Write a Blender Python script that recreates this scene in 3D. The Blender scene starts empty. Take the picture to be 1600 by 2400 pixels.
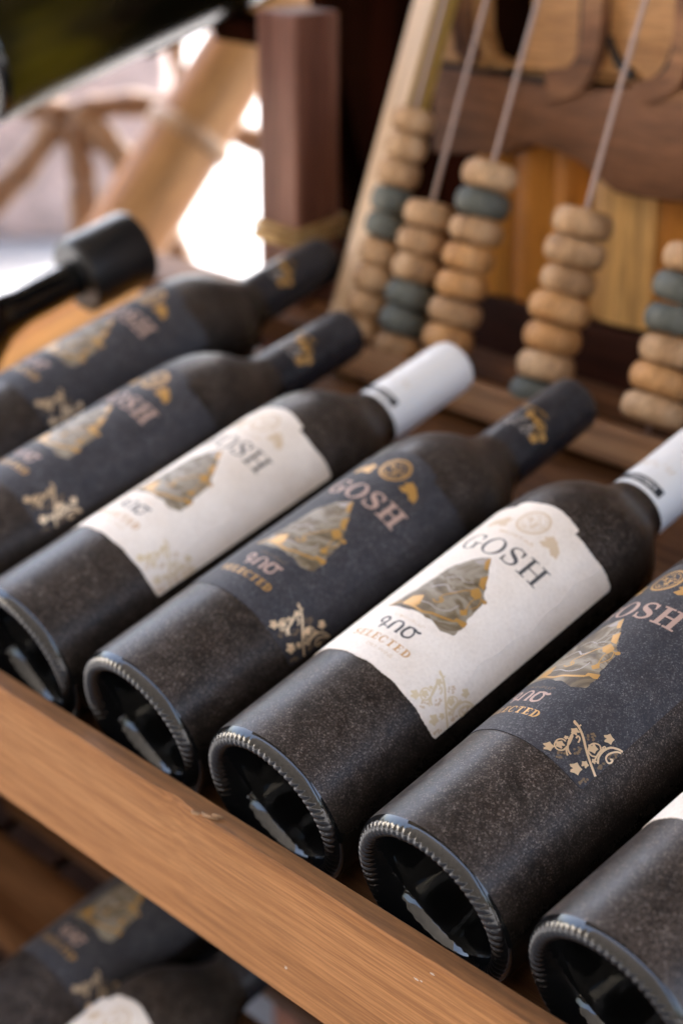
import bpy, bmesh, math, random
from mathutils import Vector, Matrix
random.seed(7)
S = bpy.context.scene
C = S.collection
PI = math.pi
R_ = math.radians

# ------------------------------------------------------------------ camera
cam = bpy.data.objects.new('camera', bpy.data.cameras.new('camera'))
C.objects.link(cam)
cam.matrix_world = Matrix(((.669907, -.277180, .688764, .302058),
                           (.742445, .250103, -.621469, -.402196),
                           (0., .927696, .373337, .412164),
                           (0, 0, 0, 1)))
cd = cam.data
cd.sensor_fit = 'VERTICAL'
cd.sensor_height = 23.5
cd.sensor_width = 15.667
cd.lens = 41.444
cd.clip_start = .02
cd.clip_end = 200
cd.dof.use_dof = True
cd.dof.focus_distance = .668
cd.dof.aperture_fstop = 3.7
cd.dof.aperture_blades = 9
S.camera = cam

# ------------------------------------------------------------------ sky, sun, exposure
SUN_EL, SUN_AZ = 52, -8          # azimuth from +Y towards +X
w = bpy.data.worlds.new('World')
S.world = w
w.use_nodes = True
nt = w.node_tree
bg = nt.nodes['Background']
sky = nt.nodes.new('ShaderNodeTexSky')
sky.sky_type = 'NISHITA'
sky.sun_disc = False
sky.sun_elevation = R_(SUN_EL)
sky.sun_rotation = R_(SUN_AZ)
sky.air_density = 1.0
sky.dust_density = 7.5
sky.ozone_density = .2
nt.links.new(sky.outputs[0], bg.inputs[0])
bg.inputs[1].default_value = .15
sl = bpy.data.lights.new('sun', 'SUN')
sl.energy = 3.0
sl.angle = R_(.6)
sl.color = (1, .965, .92)
so = bpy.data.objects.new('sun', sl)
C.objects.link(so)
sd = Vector((math.sin(R_(SUN_AZ)) * math.cos(R_(SUN_EL)), math.cos(R_(SUN_AZ)) * math.cos(R_(SUN_EL)), math.sin(R_(SUN_EL))))
so.rotation_euler = sd.to_track_quat('Z', 'Y').to_euler()
so.location = sd * 12
S.view_settings.view_transform = 'Standard'
S.view_settings.look = 'None'
S.view_settings.exposure = 3.55
S.view_settings.gamma = 1
S.cycles.use_denoising = True
S.cycles.max_bounces = 8
S.cycles.sample_clamp_indirect = 6

# ------------------------------------------------------------------ materials
def M(name):
    m = bpy.data.materials.new(name)
    m.use_nodes = True
    n = m.node_tree.nodes
    return m, n, m.node_tree.links, n['Principled BSDF']

def plain(name, col, rough=.6, metal=0., spec=.5, coat=0.):
    m, n, l, p = M(name)
    p.inputs['Base Color'].default_value = (*col, 1)
    p.inputs['Roughness'].default_value = rough
    p.inputs['Metallic'].default_value = metal
    p.inputs['Specular IOR Level'].default_value = spec
    p.inputs['Coat Weight'].default_value = coat
    return m

def ramp(n, stops, interp='LINEAR'):
    r = n.new('ShaderNodeValToRGB')
    cr = r.color_ramp
    cr.interpolation = interp
    while len(cr.elements) < len(stops):
        cr.elements.new(.5)
    for e, (p, c) in zip(cr.elements, stops):
        e.position = p
        e.color = (*c, 1) if len(c) == 3 else c
    return r

def noise(n, l, vec, scale, detail=3, rough=.5, dist=0.):
    t = n.new('ShaderNodeTexNoise')
    t.inputs['Scale'].default_value = scale
    t.inputs['Detail'].default_value = detail
    t.inputs['Roughness'].default_value = rough
    t.inputs['Distortion'].default_value = dist
    if vec is not None:
        l.new(vec, t.inputs['Vector'])
    return t

def mixc(n, l, fac, a, b, mode='MIX'):
    x = n.new('ShaderNodeMix')
    x.data_type = 'RGBA'
    x.blend_type = mode
    for s, v in ((0, fac), (6, a), (7, b)):
        if isinstance(v, (int, float)):
            x.inputs[s].default_value = v
        elif isinstance(v, tuple):
            x.inputs[s].default_value = (*v, 1)
        else:
            l.new(v, x.inputs[s])
    return x.outputs[2]

def mapping(n, l, scale, coord='Object'):
    tc = n.new('ShaderNodeTexCoord')
    mp = n.new('ShaderNodeMapping')
    mp.inputs['Scale'].default_value = scale
    # every object gets its own piece of the pattern
    oi = n.new('ShaderNodeObjectInfo')
    cx = n.new('ShaderNodeCombineXYZ')
    for k, f in enumerate((1.7, 2.9, 2.3)):
        mm = n.new('ShaderNodeMath'); mm.operation = 'MULTIPLY'
        l.new(oi.outputs['Random'], mm.inputs[0]); mm.inputs[1].default_value = f
        l.new(mm.outputs[0], cx.inputs[k])
    ad = n.new('ShaderNodeVectorMath'); ad.operation = 'ADD'
    l.new(tc.outputs[coord], ad.inputs[0]); l.new(cx.outputs[0], ad.inputs[1])
    l.new(ad.outputs[0], mp.inputs['Vector'])
    return mp.outputs['Vector']

def wood(name, dark, mid, light, axis=0, freq=60, stretch=.045, rough=.5, coat=0., bump=.12, spec=.5, hairw=.6, dist=.8, finew=.75):
    """grain runs along local axis"""
    m, n, l, p = M(name)
    sc = [1, 1, 1]
    sc[axis] = stretch
    v = mapping(n, l, sc)
    big = noise(n, l, v, freq * .45, 3, .55, dist)
    fine = noise(n, l, v, freq * 4.5, 5, .7)
    hair = noise(n, l, v, freq * 17, 4, .7)
    r = ramp(n, [(.28, dark), (.5, mid), (.74, light)])
    l.new(big.outputs[0], r.inputs[0])
    f = ramp(n, [(.36, (.5, .5, .5)), (.62, (1.12, 1.12, 1.12))])
    l.new(fine.outputs[0], f.inputs[0])
    c = mixc(n, l, finew, r.outputs[0], f.outputs[0], 'MULTIPLY')
    h = ramp(n, [(.42, (.72, .7, .68)), (.6, (1.08, 1.08, 1.08))])
    l.new(hair.outputs[0], h.inputs[0])
    c = mixc(n, l, hairw, c, h.outputs[0], 'MULTIPLY')
    l.new(c, p.inputs['Base Color'])
    p.inputs['Roughness'].default_value = rough
    p.inputs['Coat Weight'].default_value = coat
    p.inputs['Coat Roughness'].default_value = .25
    p.inputs['Specular IOR Level'].default_value = spec
    b = n.new('ShaderNodeBump')
    b.inputs['Strength'].default_value = bump
    b.inputs['Distance'].default_value = .001
    l.new(fine.outputs[0], b.inputs['Height'])
    l.new(b.outputs[0], p.inputs['Normal'])
    return m

def dusty(name, base, dust, amount, rough=.45, speck=(.5, .45, .4), sheen=.25, fine_scale=1300, settle=(-.1, .7)):
    m, n, l, p = M(name)
    v = mapping(n, l, (1, 1, 1))
    cl = noise(n, l, v, 34, 4, .6, .5)
    mid = noise(n, l, v, 170, 4, .65, .3)
    fi = noise(n, l, v, fine_scale, 2, .7)
    tone = noise(n, l, v, 75, 3, .6)
    r1 = ramp(n, [(.32, (.48, .48, .48)), (.68, (1, 1, 1))])
    l.new(cl.outputs[0], r1.inputs[0])
    r2 = ramp(n, [(.34, (.42, .42, .42)), (.66, (1, 1, 1))])
    l.new(mid.outputs[0], r2.inputs[0])
    r3 = ramp(n, [(.32, (.42, .42, .42)), (.7, (1, 1, 1))])
    l.new(fi.outputs[0], r3.inputs[0])
    rt = ramp(n, [(.35, tuple(a * b for a, b in zip(dust, (1.0, .9, .86)))), (.62, tuple(a * b for a, b in zip(dust, (.98, 1.0, 1.03))))])
    l.new(tone.outputs[0], rt.inputs[0])
    dust = rt.outputs[0]
    k = mixc(n, l, 1., r1.outputs[0], r2.outputs[0], 'MULTIPLY')
    k = mixc(n, l, 1., k, r3.outputs[0], 'MULTIPLY')
    md = mid
    mul = n.new('ShaderNodeMath'); mul.operation = 'MULTIPLY'; mul.use_clamp = True
    l.new(k, mul.inputs[0]); mul.inputs[1].default_value = amount
    # dust lies on what faces the sky, the undersides stay clean
    ge = n.new('ShaderNodeNewGeometry')
    sx = n.new('ShaderNodeSeparateXYZ')
    l.new(ge.outputs['Normal'], sx.inputs[0])
    mr = n.new('ShaderNodeMapRange')
    mr.interpolation_type = 'SMOOTHSTEP'
    mr.inputs['From Min'].default_value, mr.inputs['From Max'].default_value = settle
    mr.inputs['To Min'].default_value = .03
    l.new(sx.outputs['Z'], mr.inputs['Value'])
    m2 = n.new('ShaderNodeMath'); m2.operation = 'MULTIPLY'; m2.use_clamp = True
    l.new(mul.outputs[0], m2.inputs[0]); l.new(mr.outputs[0], m2.inputs[1])
    mul = m2
    sh = n.new('ShaderNodeMath'); sh.operation = 'MULTIPLY'
    l.new(mr.outputs[0], sh.inputs[0]); sh.inputs[1].default_value = sheen
    l.new(sh.outputs[0], p.inputs['Sheen Weight'])
    c = mixc(n, l, mul.outputs[0], base, dust)
    # single grains: every tiny cell gets its own brightness, few of them bright
    vo = n.new('ShaderNodeTexVoronoi')
    vo.inputs['Scale'].default_value = 1900
    l.new(v, vo.inputs['Vector'])
    sep = n.new('ShaderNodeSeparateColor')
    l.new(vo.outputs['Color'], sep.inputs[0])
    rs = ramp(n, [(.45, (0, 0, 0)), (.85, (.35, .35, .35)), (1., (1, 1, 1))])
    l.new(sep.outputs[0], rs.inputs[0])
    sm = n.new('ShaderNodeMath'); sm.operation = 'MULTIPLY'
    l.new(rs.outputs[0], sm.inputs[0]); l.new(mul.outputs[0], sm.inputs[1])
    s2 = n.new('ShaderNodeMath'); s2.operation = 'MULTIPLY'; s2.use_clamp = True
    l.new(sm.outputs[0], s2.inputs[0]); s2.inputs[1].default_value = 1.6
    c = mixc(n, l, s2.outputs[0], c, speck)
    l.new(c, p.inputs['Base Color'])
    rr = n.new('ShaderNodeMapRange')
    rr.inputs['To Min'].default_value = rough - .12
    rr.inputs['To Max'].default_value = rough + .25
    l.new(mul.outputs[0], rr.inputs['Value'])
    l.new(rr.outputs[0], p.inputs['Roughness'])
    p.inputs['Sheen Roughness'].default_value = .45
    p.inputs['Sheen Tint'].default_value = (.8, .74, .7, 1)
    p.inputs['Specular IOR Level'].default_value = .2
    b = n.new('ShaderNodeBump')
    b.inputs['Strength'].default_value = .12
    b.inputs['Distance'].default_value = .0004
    l.new(md.outputs[0], b.inputs['Height'])
    l.new(b.outputs[0], p.inputs['Normal'])
    return m

m_glass = dusty('dusty_bottle_glass', (.004, .0035, .003), (.056, .041, .032), .9, rough=.38, sheen=.03, speck=(.20, .165, .14))
m_base = plain('clean_black_glass', (.003, .0033, .0036), .05, spec=.55)
m_blabel = dusty('black_label_paper', (.020, .0205, .026), (.068, .067, .075), .75, rough=.65, speck=(.19, .185, .185), sheen=.12)
m_bcap = dusty('black_capsule_foil', (.012, .012, .015), (.055, .05, .055), .5, rough=.36, speck=(.2, .2, .2), sheen=.1)

def paper(name):
    m, n, l, p = M(name)
    v = mapping(n, l, (1, 1, 1))
    a = noise(n, l, v, 26, 4, .6)
    f = noise(n, l, v, 700, 3, .6)
    r = ramp(n, [(.3, (.71, .63, .55)), (.6, (.81, .745, .675)), (.8, (.84, .785, .72))])
    l.new(a.outputs[0], r.inputs[0])
    rf = ramp(n, [(.3, (.9, .89, .88)), (.6, (1, 1, 1))])
    l.new(f.outputs[0], rf.inputs[0])
    l.new(mixc(n, l, 1., r.outputs[0], rf.outputs[0], 'MULTIPLY'), p.inputs['Base Color'])
    p.inputs['Roughness'].default_value = .78
    b = n.new('ShaderNodeBump'); b.inputs['Strength'].default_value = .6; b.inputs['Distance'].default_value = .0011
    w1 = noise(n, l, v, 60, 3, .6, 1.)
    l.new(w1.outputs[0], b.inputs['Height']); l.new(b.outputs[0], p.inputs['Normal'])
    return m
m_wlabel = paper('white_label_paper')
def foil(name, col, rough):
    m, n, l, p = M(name)
    p.inputs['Base Color'].default_value = (*col, 1)
    p.inputs['Roughness'].default_value = rough
    v = mapping(n, l, (1, .35, 1))
    a = noise(n, l, v, 170, 3, .55, .6)
    b = n.new('ShaderNodeBump'); b.inputs['Strength'].default_value = .35; b.inputs['Distance'].default_value = .0007
    l.new(a.outputs[0], b.inputs['Height']); l.new(b.outputs[0], p.inputs['Normal'])
    return m
m_wcap = foil('white_capsule_foil', (.78, .785, .79), .38)
m_gold = plain('gold_foil', (.47, .26, .07), .42, metal=.3)
m_goldpale = plain('pale_gold_foil', (.78, .58, .36), .34, metal=.55)
m_goldfaint = plain('faint_gold_ink', (.60, .47, .33), .6)
m_goldgrape = plain('dull_gold_ink', (.16, .105, .055), .6)
m_ink = plain('dark_grey_ink', (.055, .057, .06), .6)
m_rose = plain('rose_beige_ink', (.42, .285, .23), .6)
m_pale = plain('pale_silver_ink', (.35, .31, .28), .55)
m_black = plain('black_ink', (.012, .014, .018), .5)

def picture():
    m, n, l, p = M('mountain_picture_ink')
    v = mapping(n, l, (1, 1, 1))
    a = noise(n, l, v, 48, 4, .55, 1.5)
    r = ramp(n, [(.30, (.06, .04, .02)), (.43, (.15, .11, .06)), (.54, (.28, .24, .18)), (.62, (.13, .09, .045)), (.75, (.31, .265, .2))])
    l.new(a.outputs[0], r.inputs[0])
    l.new(r.outputs[0], p.inputs['Base Color'])
    p.inputs['Roughness'].default_value = .55
    return m
m_pict = picture()

m_rail = wood('rail_oak', (.255, .112, .040), (.335, .160, .064), (.40, .212, .095), 0, 62, .02, .65, spec=.12, hairw=1., dist=.12, finew=.32)
m_railtop = wood('rail_edge_stain', (.13, .054, .018), (.24, .108, .038), (.35, .175, .07), 0, 80, .05, .5)
m_slat = wood('shelf_slat_brown', (.05, .020, .008), (.13, .056, .022), (.26, .13, .06), 0, 60, .04, .55, spec=.12)
m_post = wood('post_stained_pine', (.070, .022, .013), (.165, .070, .046), (.29, .15, .11), 2, 75, .05, .55, 0, spec=.15)
m_dark = wood('shade_black_board', (.004, .0013, .0008), (.009, .003, .0015), (.028, .007, .004), 2, 40, .06, .7)  # near black: the deep shade of the recess is put into the colour
m_dark.node_tree.nodes['Principled BSDF'].inputs['Specular IOR Level'].default_value = 0
m_basebd = wood('reddish_base_board', (.018, .004, .002), (.05, .013, .006), (.11, .032, .014), 0, 50, .06, .6, spec=.2)
m_dark_x = wood('dark_side_board', (.02, .008, .004), (.055, .02, .010), (.11, .04, .018), 1, 40, .06, .45)
m_gold_oak = wood('varnished_golden_oak', (.42, .145, .02), (.60, .245, .042), (.76, .40, .115), 2, 45, .05, .5, 0, spec=.1)
m_gold_oak_hi = wood('varnished_oak_highlight', (.56, .27, .07), (.74, .43, .15), (.84, .58, .27), 2, 40, .06, .4, .1, spec=.3)  # bright highlights on the planks put into a paler oak colour
m_gold_oak_y = wood('varnished_golden_oak_lengthwise', (.36, .12, .008), (.5, .20, .016), (.6, .30, .05), 1, 45, .05, .7, 0, spec=.12)
m_carve = wood('carved_walnut', (.04, .014, .006), (.19, .085, .04), (.42, .22, .10), 0, 42, .12, .6, 0, spec=.22)
m_carve_l = wood('carved_light_oak', (.26, .12, .04), (.44, .225, .085), (.58, .34, .15), 0, 70, .1, .55, 0, spec=.25)
m_bar = wood('abacus_pale_wood', (.62, .43, .27), (.72, .53, .36), (.80, .63, .45), 2, 60, .03, .5)
m_bar_y = wood('abacus_yellow_varnish', (.36, .22, .05), (.44, .28, .07), (.5, .34, .11), 2, 60, .03, .4, .3)
m_bar_x = wood('abacus_brown_wood', (.16, .075, .03), (.28, .14, .065), (.42, .24, .12), 0, 60, .03, .55, 0, spec=.15)
m_bead = wood('abacus_bead_wood', (.25, .135, .06), (.46, .28, .145), (.60, .41, .245), 2, 90, .35, .62, 0, spec=.3)
m_bead_o = wood('abacus_bead_orange_wood', (.32, .15, .05), (.5, .26, .10), (.62, .36, .165), 2, 90, .35, .6, 0, spec=.3)
m_bead_d = wood('abacus_bead_grey_green', (.07, .076, .066), (.115, .123, .108), (.175, .185, .165), 2, 90, .35, .6, 0, spec=.3)
m_wire = plain('abacus_wire', (.30, .215, .18), .45, metal=.4)
m_log = wood('peeled_log', (.17, .055, .010), (.30, .13, .035), (.42, .24, .10), 2, 16, .12, .5, .05, spec=.25)
m_logd = wood('log_collar', (.20, .10, .04), (.30, .17, .08), (.38, .24, .13), 2, 20, .3, .5)
m_branch = wood('bent_branch', (.14, .06, .02), (.21, .105, .045), (.26, .15, .075), 2, 20, .1, .5)
m_jute = wood('jute_twine', (.34, .2, .07), (.46, .29, .11), (.56, .38, .18), 0, 200, .3, .9)
m_roof = wood('roof_timber', (.18, .135, .085), (.27, .21, .14), (.35, .28, .19), 0, 8, .05, .7)
m_blackcap = plain('black_stopper_plastic', (.010, .010, .011), .38)
m_green, _n, _l, _p = M('dark_green_glass')
_t = noise(_n, _l, mapping(_n, _l, (1, .35, 1)), 22, 2, .5)
_r = ramp(_n, [(.42, (.004, .0035, .0015)), (.56, (.018, .014, .003)), (.7, (.07, .055, .004))])
_l.new(_t.outputs[0], _r.inputs[0])
_l.new(_r.outputs[0], _p.inputs['Base Color'])
_p.inputs['Roughness'].default_value = .22
_p.inputs['Specular IOR Level'].default_value = .2

def ground_mat():
    m, n, l, p = M('pale_stone_paving')
    v = mapping(n, l, (1, 1, 1))
    a = noise(n, l, v, 1.3, 5, .6)
    r = ramp(n, [(.3, (.13, .135, .145)), (.7, (.18, .187, .20))])
    l.new(a.outputs[0], r.inputs[0])
    br = n.new('ShaderNodeTexBrick')
    br.inputs['Scale'].default_value = 2.2
    br.inputs['Mortar Size'].default_value = .012
    br.inputs['Color1'].default_value = (1, 1, 1, 1)
    br.inputs['Color2'].default_value = (.9, .88, .87, 1)
    br.inputs['Mortar'].default_value = (.55, .5, .47, 1)
    l.new(v, br.inputs['Vector'])
    l.new(mixc(n, l, 1., r.outputs[0], br.outputs[0], 'MULTIPLY'), p.inputs['Base Color'])
    p.inputs['Roughness'].default_value = .8
    return m
m_ground = ground_mat()
m_glint_wall = plain('glint_wall_cream', (.74, .70, .62), .8)
m_facing = wood('reflection_wall_dark', (.03, .028, .026), (.06, .055, .05), (.1, .09, .08), 0, 3, .6, .85)
m_tuff = wood('pink_tuff', (.20, .135, .125), (.26, .19, .175), (.30, .235, .22), 0, 3, .6, .85)

# ------------------------------------------------------------------ helpers
def mesh_of(name, bm, mats, smooth=True, recalc=True):
    if recalc:
        bmesh.ops.recalc_face_normals(bm, faces=bm.faces)
    me = bpy.data.meshes.new(name)
    bm.to_mesh(me)
    bm.free()
    for m in (mats if isinstance(mats, (list, tuple)) else [mats]):
        me.materials.append(m)
    if smooth:
        me.polygons.foreach_set('use_smooth', [True] * len(me.polygons))
    return me

def obj(name, data, parent=None, loc=None, rot=None, **props):
    o = bpy.data.objects.new(name, data)
    C.objects.link(o)
    if parent is not None:
        o.parent = parent
    if loc is not None:
        o.location = loc
    if rot is not None:
        o.rotation_euler = rot
    for k, v in props.items():
        o[k] = v
    return o

def copy_tree(o, parent=None):
    c = o.copy()
    C.objects.link(c)
    if parent is not None:
        c.parent = parent
    for ch in o.children:
        copy_tree(ch, c)
    return c

def sharp(me, ang=35):
    me.set_sharp_from_angle(angle=R_(ang))
    return me

def add_box(bm, lo, hi, bev=0., mi=0, seg=2):
    x0, y0, z0 = lo
    x1, y1, z1 = hi
    r = bmesh.ops.create_cube(bm, size=1, matrix=Matrix.Translation(((x0 + x1) / 2, (y0 + y1) / 2, (z0 + z1) / 2)) @ Matrix.Diagonal((x1 - x0, y1 - y0, z1 - z0, 1)))
    fs = set()
    for v in r['verts']:
        for f in v.link_faces:
            fs.add(f)
    for f in fs:
        f.material_index = mi
    if bev > 0:
        es = {e for f in fs for e in f.edges}
        bmesh.ops.bevel(bm, geom=list(es), offset=bev, segments=seg, profile=.5, affect='EDGES', clamp_overlap=True)

def box_me(name, lo, hi, mat, bev=.0015):
    bm = bmesh.new()
    add_box(bm, lo, hi, bev)
    return sharp(mesh_of(name, bm, mat), 8)

def add_lathe(bm, prof, seg, axis='Y', zc=0., mi=0, mod=None):
    """prof: list of (r, t); rings round the axis"""
    rings = []
    for i, (r, t) in enumerate(prof):
        ring = []
        if r < 1e-7:
            a = (0, t, zc) if axis == 'Y' else (0, 0, t)
            ring = [bm.verts.new(a)]
        else:
            for k in range(seg):
                a = 2 * PI * k / seg
                rr, tt = (r, t) if mod is None else mod(i, r, t, a)
                ring.append(bm.verts.new((rr * math.sin(a), tt, zc + rr * math.cos(a)) if axis == 'Y' else (rr * math.cos(a), rr * math.sin(a), tt)))
        rings.append(ring)
    for a, b in zip(rings, rings[1:]):
        for k in range(seg):
            q = (k + 1) % seg
            if len(a) == 1 and len(b) == 1:
                continue
            if len(a) == 1:
                f = bm.faces.new((a[0], b[k], b[q]))
            elif len(b) == 1:
                f = bm.faces.new((a[k], b[0], a[q]))
            else:
                f = bm.faces.new((a[k], b[k], b[q], a[q]))
            f.material_index = mi

def add_tube(bm, pts, rad, seg=10, mi=0):
    """tube along a polyline; rad a number or a list"""
    pts = [Vector(p) for p in pts]
    rings = []
    prev = None
    for i, p in enumerate(pts):
        d = (pts[min(i + 1, len(pts) - 1)] - pts[max(i - 1, 0)]).normalized()
        if prev is None:
            a = d.orthogonal().normalized()
        else:
            a = (prev - d * prev.dot(d)).normalized()
        prev = a
        b = d.cross(a)
        r = rad[i] if isinstance(rad, (list, tuple)) else rad
        rings.append([bm.verts.new(p + (a * math.cos(2 * PI * k / seg) + b * math.sin(2 * PI * k / seg)) * r) for k in range(seg)])
    for a, b in zip(rings, rings[1:]):
        for k in range(seg):
            q = (k + 1) % seg
            f = bm.faces.new((a[k], a[q], b[q], b[k]))
            f.material_index = mi
    for ring in (rings[0], rings[-1]):
        f = bm.faces.new(ring)
        f.material_index = mi

def spline(pts, n=6):
    out = []
    P = [Vector((*p, 0)) if len(p) == 2 else Vector(p) for p in pts]
    for i in range(len(P) - 1):
        p0, p1, p2, p3 = P[max(i - 1, 0)], P[i], P[i + 1], P[min(i + 2, len(P) - 1)]
        for k in range(n):
            t = k / n
            out.append(.5 * ((2 * p1) + (p2 - p0) * t + (2 * p0 - 5 * p1 + 4 * p2 - p3) * t * t + (3 * p1 - p0 - 3 * p2 + p3) * t ** 3))
    out.append(P[-1])
    return out

# ------------------------------------------------------------------ flat print, bent round the bottle
BR = .0375
class Flat:
    """flat shapes in millimetres (s across the label, v up it) that are bent round a cylinder"""
    def __init__(self):
        self.bm = bmesh.new()
    def quad(self, *p):
        self.bm.faces.new([self.bm.verts.new((x, y, 0)) for x, y in p])
    def poly(self, pts):
        b = bmesh.new()
        vs = [b.verts.new((x, y, 0)) for x, y in pts]
        es = [b.edges.new((vs[i], vs[(i + 1) % len(vs)])) for i in range(len(vs))]
        bmesh.ops.triangle_fill(b, use_beauty=True, use_dissolve=False, edges=es)
        me = bpy.data.meshes.new('tmp')
        b.to_mesh(me); b.free()
        self.bm.from_mesh(me)
        bpy.data.meshes.remove(me)
    def ribbon(self, pts, wd, n=5, smooth=True):
        P = spline(pts, n) if smooth else [Vector((*p, 0)) for p in pts]
        L = []
        for i, p in enumerate(P):
            d = (P[min(i + 1, len(P) - 1)] - P[max(i - 1, 0)])
            if d.length < 1e-9:
                d = Vector((1, 0, 0))
            d.normalize()
            t = i / (len(P) - 1)
            wv = wd(t) if callable(wd) else wd
            nn = Vector((-d.y, d.x, 0)) * wv / 2
            L.append((self.bm.verts.new(p + nn), self.bm.verts.new(p - nn)))
        for a, b in zip(L, L[1:]):
            self.bm.faces.new((a[0], a[1], b[1], b[0]))
    def ring(self, cx, cy, rx, ry, ix, iy, a0=0, a1=360, n=40):
        L = []
        for k in range(n + 1):
            a = R_(a0 + (a1 - a0) * k / n)
            L.append((self.bm.verts.new((cx + rx * math.cos(a), cy + ry * math.sin(a), 0)), self.bm.verts.new((cx + ix * math.cos(a), cy + iy * math.sin(a), 0))))
        for a, b in zip(L, L[1:]):
            self.bm.faces.new((a[0], a[1], b[1], b[0]))
    def disc(self, cx, cy, r, n=10):
        c = self.bm.verts.new((cx, cy, 0))
        L = [self.bm.verts.new((cx + r * math.cos(2 * PI * k / n), cy + r * math.sin(2 * PI * k / n), 0)) for k in range(n)]
        for k in range(n):
            self.bm.faces.new((c, L[k], L[(k + 1) % n]))
    def leaf(self, cx, cy, r, rot=0):
        n = 20
        c = self.bm.verts.new((cx, cy, 0))
        L = []
        for k in range(n):
            a = 2 * PI * k / n
            rr = r * (.74 + .30 * abs(math.cos(2.5 * a)) ** 1.5 - .1 * (k % 2)) * (.5 if k == n // 2 else 1)
            L.append(self.bm.verts.new((cx + rr * math.cos(a + rot), cy + rr * math.sin(a + rot), 0)))
        for k in range(n):
            self.bm.faces.new((c, L[k], L[(k + 1) % n]))
    def mesh(self, name, mat, lift=.0003, radius=BR, thick=0.):
        bm = self.bm
        xs = [v.co.x for v in bm.verts]
        x = math.floor(min(xs) / 2) * 2 + 2
        while x < max(xs):
            bmesh.ops.bisect_plane(bm, geom=bm.verts[:] + bm.edges[:] + bm.faces[:], plane_co=(x, 0, 0), plane_no=(1, 0, 0))
            x += 2
        r = radius + lift
        for f in bm.faces:
            if f.normal.z < 0:
                f.normal_flip()
        for v in bm.verts:
            a = v.co.x * .001 / radius
            v.co = Vector((r * math.sin(a), v.co.y * .001, r * math.cos(a)))
        # outward faces
        bm.normal_update()
        for f in bm.faces:
            c = f.calc_center_median()
            if f.normal.dot(Vector((c.x, 0, c.z))) < 0:
                f.normal_flip()
        return mesh_of(name, bm, mat, smooth=False, recalc=False)

# serif capitals, unit height, returns width
def glyph(F, ch, x, y, h, st=.17, th=.07, wf=1.):
    sf = .13 * wf                       # serif overhang
    def R(x0, y0, x1, y1):
        F.quad((x + x0 * h, y + y0 * h), (x + x1 * h, y + y0 * h), (x + x1 * h, y + y1 * h), (x + x0 * h, y + y1 * h))
    def stem(x0, w_, top=1., bot=0.):
        R(x0, bot + th, x0 + w_, top - th)
        R(x0 - sf, bot, x0 + w_ + sf, bot + th)
        R(x0 - sf, top - th, x0 + w_ + sf, top)
    def P(*pts):
        F.poly([(x + a * h, y + b * h) for a, b in pts])
    if ch == 'H':
        wd = .98 * wf
        stem(sf, st); stem(wd - sf - st, st)
        R(sf + st, .47, wd - sf - st, .47 + th * 1.15)
    elif ch == 'O':
        wd = .94 * wf
        F.ring(x + wd / 2 * h, y + .5 * h, wd / 2 * h, .52 * h, (wd / 2 - st) * h, (.52 - th * .9) * h)
    elif ch == 'C' or ch == 'G':
        wd = .88 * wf
        cx = wd * .53
        F.ring(x + cx * h, y + .5 * h, cx * h, .52 * h, (cx - st) * h, (.52 - th * .9) * h, 48, 318, 34)
        P((wd * .80, .98), (wd * .90, .98), (wd * .92, .66), (wd * .84, .66))
        if ch == 'G':
            R(wd * .70, .06, wd * .70 + st, .42); R(wd * .52, .42, wd * 1.06, .42 + th)
        else:
            P((wd * .80, .14), (wd * .95, .30), (wd * .97, .24), (wd * .84, .06))
    elif ch == 'S':
        wd = .70 * wf
        pts = [(.60, .76), (.52, .93), (.34, .965), (.15, .90), (.11, .74), (.22, .60), (.40, .50), (.57, .38), (.60, .22), (.50, .08), (.31, .035), (.13, .10), (.07, .27)]
        F.ribbon([(x + a * wf * h, y + b * h) for a, b in pts], lambda t: h * (th + (st * 1.15 - th) * math.exp(-((t - .5) / .2) ** 2)))
        R(wf * .575, .66, wf * .655, .96); R(wf * .03, .04, wf * .11, .34)
    elif ch == 'E':
        wd = .74 * wf
        stem(sf, st)
        R(sf + st, 1 - th, wd, 1); R(sf + st, 0, wd, th); R(sf + st, .47, wd * .78, .47 + th)
        R(wd - .06, 1 - .28, wd, 1 - th); R(wd - .06, th, wd + .01, .28); R(wd * .74, .38, wd * .80, .64)
    elif ch == 'L':
        wd = .72 * wf
        stem(sf, st); R(sf + st, 0, wd, th); R(wd - .06, th, wd, .32)
    elif ch == 'T':
        wd = .80 * wf
        R(wd / 2 - st / 2, th, wd / 2 + st / 2, 1 - th); R(wd / 2 - st / 2 - sf, 0, wd / 2 + st / 2 + sf, th)
        R(0, 1 - th, wd, 1); R(0, .72, .06, 1 - th); R(wd - .06, .72, wd, 1 - th)
    elif ch == 'D':
        wd = .88 * wf
        stem(sf, st)
        cx = sf + st
        F.ring(x + cx * h, y + .5 * h, (wd - cx) * h, .5 * h, (wd - cx - st) * h, (.5 - th) * h, -90, 90, 24)
    return wd * h

def word(F, txt, x, y, h, gap, **k):
    for ch in txt:
        x += glyph(F, ch, x, y, h, **k) + gap
    return x - gap

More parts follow.
